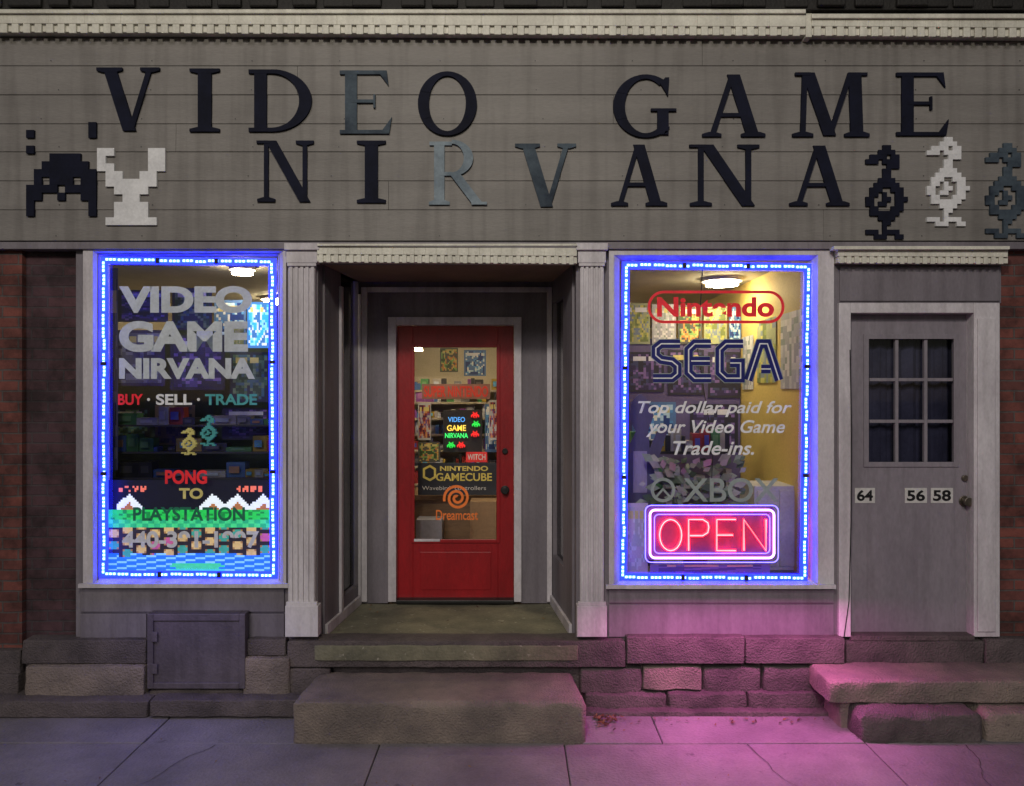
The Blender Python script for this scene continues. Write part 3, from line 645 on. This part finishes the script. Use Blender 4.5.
# ---- right window contents
for i,(a,b) in enumerate(((627,650),(652,676),(678,702),(704,727),(729,741))): poster(a,b,303+i,344,1.74,[P6,P5,P2,P6,P1][i],20+i)
for i,(a,b,c,dd) in enumerate(((628,664,352,392),(668,704,350,395),(708,740,352,398),(632,676,402,450),(690,738,404,452))): poster(a,b,c,dd,1.744,[P4,P4,P4,P1,P4][i],30+i)
def sidep(y0,y1,z0,z1,pal,seed):
    e=MB(); nx,ny=10,12
    for j in range(ny):
        for i in range(nx):
            v=noise.noise(Vector((i*.4+seed*5.3,j*.3,seed)))*1.6+.5; col=pal[int(max(0,min(.999,v))*len(pal))]
            a,b=y0+(y1-y0)*i/nx,y0+(y1-y0)*(i+1)/nx; c,d_=z0+(z1-z0)*j/ny,z0+(z1-z0)*(j+1)/ny
            e.add([(1.993,a,c),(1.993,b,c),(1.993,b,d_),(1.993,a,d_)],[[0,1,2,3]],0,col)
    e.obj('wall_poster',M['vc'])
sidep(.3,.75,2.05,2.6,P5,3); sidep(.85,1.3,2.1,2.6,P6,4); sidep(1.4,1.7,2.05,2.5,P5,5)
sh=empty('display_shelf'); m=MB(); f=MB()
for z in (.95,1.25,1.55):
    f.box(X(630,1.2),X(735,1.2),1.2,1.5,z-.02,z); goods(m,X(632,1.2),X(733,1.2),1.22,z+.001,.08,.2,dark=.6)
f.obj('boards',M['intdark'],sh); m.obj('game_boxes',M['vc'],sh)
poster(625,648,503,574,.3,[(.5,.5,.5),(.7,.7,.7),(.6,.5,.55)],41,'paper_poster')
poster(650,770,564,576,.12,[(.10,.10,.15),(.2,.2,.25)],43,'paper_poster')
cb=empty('white_cabinet'); m=MB(); m.box(X(754,.5),X(800,.5),.5,.85,.761,1.36); m.box(X(757,.5),X(776,.5),.488,.4995,.79,1.33); m.box(X(779,.5),X(797,.5),.488,.4995,.79,1.33); m.box(X(774,.5),X(775.5,.5),.47,.4878,1.0,1.08); m.obj('body',pm('cabinet_white',(.6,.58,.55),None,4,.5,0),cb,.005)
pl=empty('potted_plant'); m=MB(); px0=X(695,.4)
m.cyl((px0,.4,.761),.07,.16,'z',20,r2=.095,col=(.25,.1,.05))
for i in range(170):
    a=R()*6.283; rad=.05+.27*R()**.7; el=.2+R()*.42
    c=Vector((px0+rad*math.cos(a)*1.05,.42+rad*math.sin(a)*.35,.95+el*1.0)); ln=.05+.06*R(); dv=Vector((math.cos(a+R()),math.sin(a)*.4,R()-.2)).normalized()*ln; sd=Vector((-dv.z,.3*dv.x,dv.x)).normalized()*ln*.3
    g_=random.choice([(.25,.3,.27),(.14,.18,.16),(.07,.11,.08),(.32,.3,.36)])
    m.add([c,c+dv*.5+sd,c+dv,c+dv*.5-sd],[[0,1,2,3]],0,g_)
for i in range(14):
    a=R()*6.283; t=Vector((px0+.2*math.cos(a),.42+.06*math.sin(a),1.3)); b=Vector((px0,.4,.9)); s=Vector((.003,0,0))
    m.add([b-s,b+s,t+s,t-s],[[0,1,2,3]],0,(.08,.12,.05))
m.obj('leaves_and_pot',M['vc'],pl)
e=MB(); sx=X(640,.6)
e.xz([(sx-.09,.77),(sx-.02,.77),(sx,1.15),(sx+.03,.77),(sx+.1,.77),(sx+.09,1.2),(sx+.12,1.5),(sx+.2,1.75),(sx+.14,1.78),(sx+.07,1.62),(sx+.06,1.75),(sx+.1,1.86),(sx+.05,1.98),(sx,2.02),(sx-.06,1.96),(sx-.08,1.84),(sx-.03,1.74),(sx-.1,1.6),(sx-.12,1.35)],.6,.606,0,(.1,.09,.2))
e.xz([(sx-.05,1.3),(sx+.05,1.3),(sx+.05,1.6),(sx-.05,1.6)],.595,.598,0,(.35,.3,.5)); e.obj('cardboard_standee',M['vc'])
# ---- things seen through the door
cnt=empty('shop_counter'); yc=1.75
m=MB(); m.box(X(395,yc),X(520,yc),yc,yc+.5,.42,Z(500,yc)); m.box(X(393,yc),X(522,yc),yc-.03,yc+.52,Z(500,yc)+.001,Z(497,yc)+.02); m.obj('cabinet',M['wood'],cnt,.004)
m=MB(); goods(m,X(400,yc),X(510,yc),yc+.05,Z(497,yc)+.022,.04,.13); m.box(X(470,yc-.3),X(496,yc-.3),yc-.3,yc-.05,.42,Z(502,yc-.3),0,(.35,.22,.12)); m.box(X(416,yc-.25),X(442,yc-.25),yc-.25,yc-.05,.42,Z(520,yc-.25),0,(.28,.27,.3)); m.obj('merchandise',M['vc'],cnt)
bn=empty('console_banner'); yb2=1.6; m=MB(); m.pb(418,500,463,495,yb2,yb2+.02); m.obj('board',pm('banner_black',(.03,.035,.05),None,5,.5,0),bn)
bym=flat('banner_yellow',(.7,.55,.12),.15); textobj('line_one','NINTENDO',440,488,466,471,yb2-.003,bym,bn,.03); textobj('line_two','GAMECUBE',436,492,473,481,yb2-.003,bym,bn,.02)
mb=MB(); ribbon(mb,[(X(p,yb2),Z(q,yb2)) for p,q in ((424,469),(430,466),(435,469),(435,477),(430,480),(424,477))],.018,yb2-.004,yb2-.003,True); mb.obj('cube_mark',bym,bn)
textobj('small_print','Wavebird  controllers',422,486,486,490,yb2-.003,wm,bn,.0)
sh=empty('shop_shelving'); ysf=2.7; m=MB(); f=MB()
f.box(X(395,ysf),X(520,ysf),ysf+.3,ysf+.34,.42,Z(376,ysf))
for q in (390,402,418,434,450,466,484):
    z=Z(q,ysf); f.box(X(395,ysf),X(520,ysf),ysf,ysf+.3,z-.02,z); goods(m,X(396,ysf),X(519,ysf),ysf+.01,z+.001,.05,.13)
f.obj('boards',M['cwall'],sh); m.obj('game_boxes',M['vc'],sh)
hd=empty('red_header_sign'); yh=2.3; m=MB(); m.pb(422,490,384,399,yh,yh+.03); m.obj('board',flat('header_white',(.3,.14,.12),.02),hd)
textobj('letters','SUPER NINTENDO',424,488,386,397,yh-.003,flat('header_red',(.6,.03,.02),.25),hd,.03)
nn=empty('neon_game_sign'); yn2=2.0; m=MB(); m.pb(443,482,410,452,yn2,yn2+.03); m.obj('board',M['intdark'],nn)
textobj('word_a','GAME',447,466,425,431,yn2-.01,em('neon_yellow',(1,.7,.1),.8),nn,.02); textobj('word_b','NIRVANA',445,468,433,438,yn2-.01,em('neon_green',(.05,1,.2),.8),nn,.02)
textobj('word_c','VIDEO',448,465,417,422,yn2-.01,em('neon_blue2',(.1,.4,1),.7),nn,.02)
inv=["..X...X..","...X.X...","..XXXXX..",".XX.X.XX.","XXXXXXXXX","X.XXXXX.X","X.X...X.X","...X.X..."]
nr3=em('neon_r3',(1,.03,.03),.6); ng3=em('neon_g3',(.03,.9,.1),.55)
for k_,(a,c,mt) in enumerate(((471,412,nr3),(472,421,ng3),(471,431,nr3),(447,442,ng3),(457,442,nr3))):
    o=sprite('invader_shape',inv,a,a+8,c,c+6,mt,yn2-.014); o.parent=nn
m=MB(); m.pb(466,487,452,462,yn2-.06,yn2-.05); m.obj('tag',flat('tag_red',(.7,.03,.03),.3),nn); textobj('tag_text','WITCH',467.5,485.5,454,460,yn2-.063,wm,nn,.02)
poster(489,499,400,440,1.9,P3,51); poster(440,458,348,372,4,P2,53); poster(464,486,350,376,4,P1,54)
poster(418,431,403,440,2.1,P3,55); poster(485,498,404,452,2.15,P1,56); poster(418,440,442,462,1.9,P2,57)
def lamp(x,y,r=.13):
    e=empty('ceiling_lamp'); m=MB(); m.cyl((x,y,2.90),r,.03,'z',14); m.obj('bulb',M['lamp'],e)
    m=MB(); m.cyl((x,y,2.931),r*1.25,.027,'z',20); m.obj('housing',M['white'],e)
for x,y in ((1.72,1.35),(.6,3.2),(-.7,1.5),(-.6,4.6),(-2.3,2.6)): lamp(x,y)
lamp(-2.0,.75,.075)
pe=empty('pendant_lamp'); m=MB(); xx=X(418,2.4); zz=Z(351,2.4); m.cyl((xx,2.4,zz),.05,.06,'z',16,r2=.03); m.obj('bulb',em('warm_bulb',(1,.75,.4),14,True),pe)
m=MB(); m.cyl((xx,2.4,zz+.061),.006,2.955-zz-.061,'z',8); m.obj('cord',M['iron'],pe)
# ================================================================= FOUNDATION & STEPS
fd=empty('stone_foundation')
yf=-.10
def st(a,b,c,dd,y0=yf,mt='stone',seed=0,amp=.003,seg=.04,rnd=.010):
    slab('block',X(a,y0),X(b,y0),y0,.1,Z(dd,y0),Z(c,y0),M[mt],fd,amp,seed,seg,rnd=rnd)
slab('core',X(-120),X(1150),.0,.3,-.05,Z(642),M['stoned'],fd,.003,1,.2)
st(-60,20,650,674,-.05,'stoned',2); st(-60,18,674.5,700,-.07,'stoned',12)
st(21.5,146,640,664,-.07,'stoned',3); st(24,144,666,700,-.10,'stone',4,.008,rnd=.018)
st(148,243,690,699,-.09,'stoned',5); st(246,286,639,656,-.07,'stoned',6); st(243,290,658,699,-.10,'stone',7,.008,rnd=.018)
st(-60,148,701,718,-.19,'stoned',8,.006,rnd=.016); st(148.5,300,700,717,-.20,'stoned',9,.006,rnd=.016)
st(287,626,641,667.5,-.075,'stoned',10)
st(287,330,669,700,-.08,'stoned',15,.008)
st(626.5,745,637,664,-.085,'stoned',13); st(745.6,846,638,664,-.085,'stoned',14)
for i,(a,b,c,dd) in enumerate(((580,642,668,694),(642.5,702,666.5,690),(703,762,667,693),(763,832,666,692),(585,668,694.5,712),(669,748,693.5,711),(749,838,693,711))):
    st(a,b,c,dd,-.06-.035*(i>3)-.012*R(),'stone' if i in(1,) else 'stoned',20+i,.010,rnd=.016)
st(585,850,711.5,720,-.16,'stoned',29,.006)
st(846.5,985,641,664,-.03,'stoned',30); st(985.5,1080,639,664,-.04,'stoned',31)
slab('entry_landing',xa-.01,xb_+.01,-.085,RD,zf-.10,zf,M['land'],None,.003,41,.05,rnd=.010)
slab('stone_step',X(292,-.53),X(587,-.53),-.53,-.03,-.03,.235,M['stone'],None,.005,42,.03,xb=(X(318,-.05),X(572,-.05)),rnd=.024)
sp_=empty('side_stone_steps')
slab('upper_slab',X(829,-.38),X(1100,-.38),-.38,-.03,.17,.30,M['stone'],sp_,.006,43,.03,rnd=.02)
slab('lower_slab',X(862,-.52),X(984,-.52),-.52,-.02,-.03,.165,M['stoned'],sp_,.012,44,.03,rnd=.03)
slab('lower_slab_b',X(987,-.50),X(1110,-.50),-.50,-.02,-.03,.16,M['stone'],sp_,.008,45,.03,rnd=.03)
slab('lower_slab_c',X(838,-.3),X(866,-.3),-.33,-.02,-.03,.165,M['stone'],sp_,.008,46,.03,rnd=.02)
# ================================================================= GROUND
m=MB(); m.box(-200,200,-200,200,-.5,-.16); m.obj('ground',M['dirt'])
m=MB(); m.box(-60,60,-11,-3.0,-.159,-.13); m.obj('road',M['asphalt'])
m=MB()
for xx in range(-20,20): m.box(xx*3,xx*3+1.5,-7.05,-6.95,-.1295,-.126)
m.obj('road_markings',pm('road_paint',(.7,.6,.2),None,8,.7,.2))
sw=empty('sidewalk')
m=MB()
def row(y0,y1,cuts):
    for a,b in zip(cuts[:-1],cuts[1:]):
        gp_=.0035
        zc_=[random.uniform(-.004,.003) for _ in range(4)]
        vs=[(a+gp_,y0+gp_,-.1),(b-gp_,y0+gp_,-.1),(b-gp_,y1-gp_,-.1),(a+gp_,y1-gp_,-.1)]
        m.add(vs+[(v[0],v[1],zc_[i]) for i,v in enumerate(vs)],[[3,2,1,0],[4,5,6,7],[0,1,5,4],[1,2,6,5],[2,3,7,6],[3,0,4,7]])
row(-.53,.05,[-12,-9,-6,-3.6,-2.13,-.2,.87,2.04,4.2,7,12])
row(-1.75,-.53,[-12,-9,-6,-3.5,-2.13,-.76,.3,2.04,3.4,5,8,12])
row(-2.8,-1.75,[-12,-9,-6,-4.9,-3.5,-2.13,-.76,.3,1.3,2.04,3.4,5,8,12])
m.obj('slabs',M['conc'],sw,.005)
m=MB(); m.box(-12,12,-2.8,.05,-.15,-.012); m.obj('joint_fill',M['joint'],sw)
m=MB(); m.box(-60,60,-2.98,-2.81,-.155,.0); m.obj('kerb',M['stone'],sw,.015)
ck=MB()
for (sx_,sy_,ang,n) in ((-1.7,-.56,-1.9,16),(1.35,-.55,-1.2,14),(2.6,-.56,-2.0,14)):
    p=[sx_,sy_]; a_=ang
    for i in range(n):
        a_+=random.uniform(-.45,.45); a_+= (ang-a_)*.3
        q=[p[0]+.045*math.cos(a_),p[1]+.045*math.sin(a_)]; wv=.0022*(1-i/n)+.0006
        ck.add([(p[0]-wv,p[1],.0046),(p[0]+wv,p[1],.0046),(q[0]+wv*.8,q[1],.0046),(q[0]-wv*.8,q[1],.0046)],[[0,1,2,3]]); p=q
ck.obj('cracks',M['joint'],sw)
lf=MB()
def leaf(x,y,z,s):
    a=R()*6.28; u=Vector((math.cos(a),math.sin(a),random.uniform(-.3,.5)))*s; v=Vector((-math.sin(a),math.cos(a),random.uniform(-.4,.4)))*s*.45
    c=Vector((x,y,z)); col=random.choice([(.12,.06,.03),(.2,.11,.04),(.08,.045,.03),(.25,.16,.07)])
    lf.add([c-u,c-u*.2+v,c+u,c-u*.1-v],[[0,1,2],[0,2,3]],0,col)
for i in range(60): leaf(X(592)+abs(random.gauss(0,.07)),-.19-abs(random.gauss(0,.08)),.012+R()*.015,.010+R()*.012)
for i in range(60): leaf(random.uniform(.5,2.2),-.2-abs(random.gauss(0,.05)),.012,.008+R()*.010)
for i in range(60): leaf(random.uniform(-3.3,3.3),random.uniform(-1.1,-.25),.01,.004+R()*.008)
for i in range(30): leaf(random.uniform(-1.2,.35),random.uniform(.1,.85),zf+.012,.006+R()*.012)
lf.obj('leaf_litter',M['vc'])
# ================================================================= LIGHT, WORLD, CAMERA
w=bpy.data.worlds.new('World'); scene.world=w; w.use_nodes=True; nt=w.node_tree
sky=nt.nodes.new('ShaderNodeTexSky'); sky.sky_type='NISHITA'; sky.sun_disc=False; sky.sun_elevation=math.radians(26); sky.sun_rotation=math.radians(190)
nt.links.new(sky.outputs[0],nt.nodes['Background'].inputs[0]); nt.nodes['Background'].inputs[1].default_value=.018
sl=bpy.data.lights.new('sun','SUN'); sl.energy=.62; sl.angle=math.radians(14); sl.color=(1,.92,.90); so=bpy.data.objects.new('sun',sl); COL.objects.link(so); so.rotation_euler=(math.radians(64),0,math.radians(-10))
la=empty('street_lamp'); m=MB(); lx,ly=-.5,-5.3
m.cyl((-3.9,-7.2,-.13),.09,5.6,'z',16,r2=.05); m.cyl((-3.9,-7.2,-.13),.16,.35,'z',16,r2=.12); m.obj('pole',M['iron'],la)
tube('arm',[[(-3.9,-7.2,5.4),(-3.4,-7.0,5.8),(-1.8,-6.0,6.0),(lx,ly,5.95)]],.035,M['iron'],la)
m=MB(); m.cyl((lx,ly,5.84),.2,.12,'z',20,r2=.09); m.obj('lamp_head',M['iron'],la)
pl_=bpy.data.lights.new('lamp','POINT'); pl_.energy=480; pl_.color=(1,.93,.78); pl_.shadow_soft_size=.2; po=bpy.data.objects.new('lamp',pl_); COL.objects.link(po); po.location=(lx,ly,5.58); po.parent=la
cam=bpy.data.cameras.new('camera'); cam.sensor_width=36; cam.lens=F/1024*36; cam.clip_end=1000; cam.clip_start=.05
co=bpy.data.objects.new('camera',cam); COL.objects.link(co); co.location=(0,-D0,CZ); co.rotation_euler=(math.radians(90),0,0); scene.camera=co
scene.view_settings.view_transform='Standard'; scene.view_settings.look='None'; scene.view_settings.exposure=0
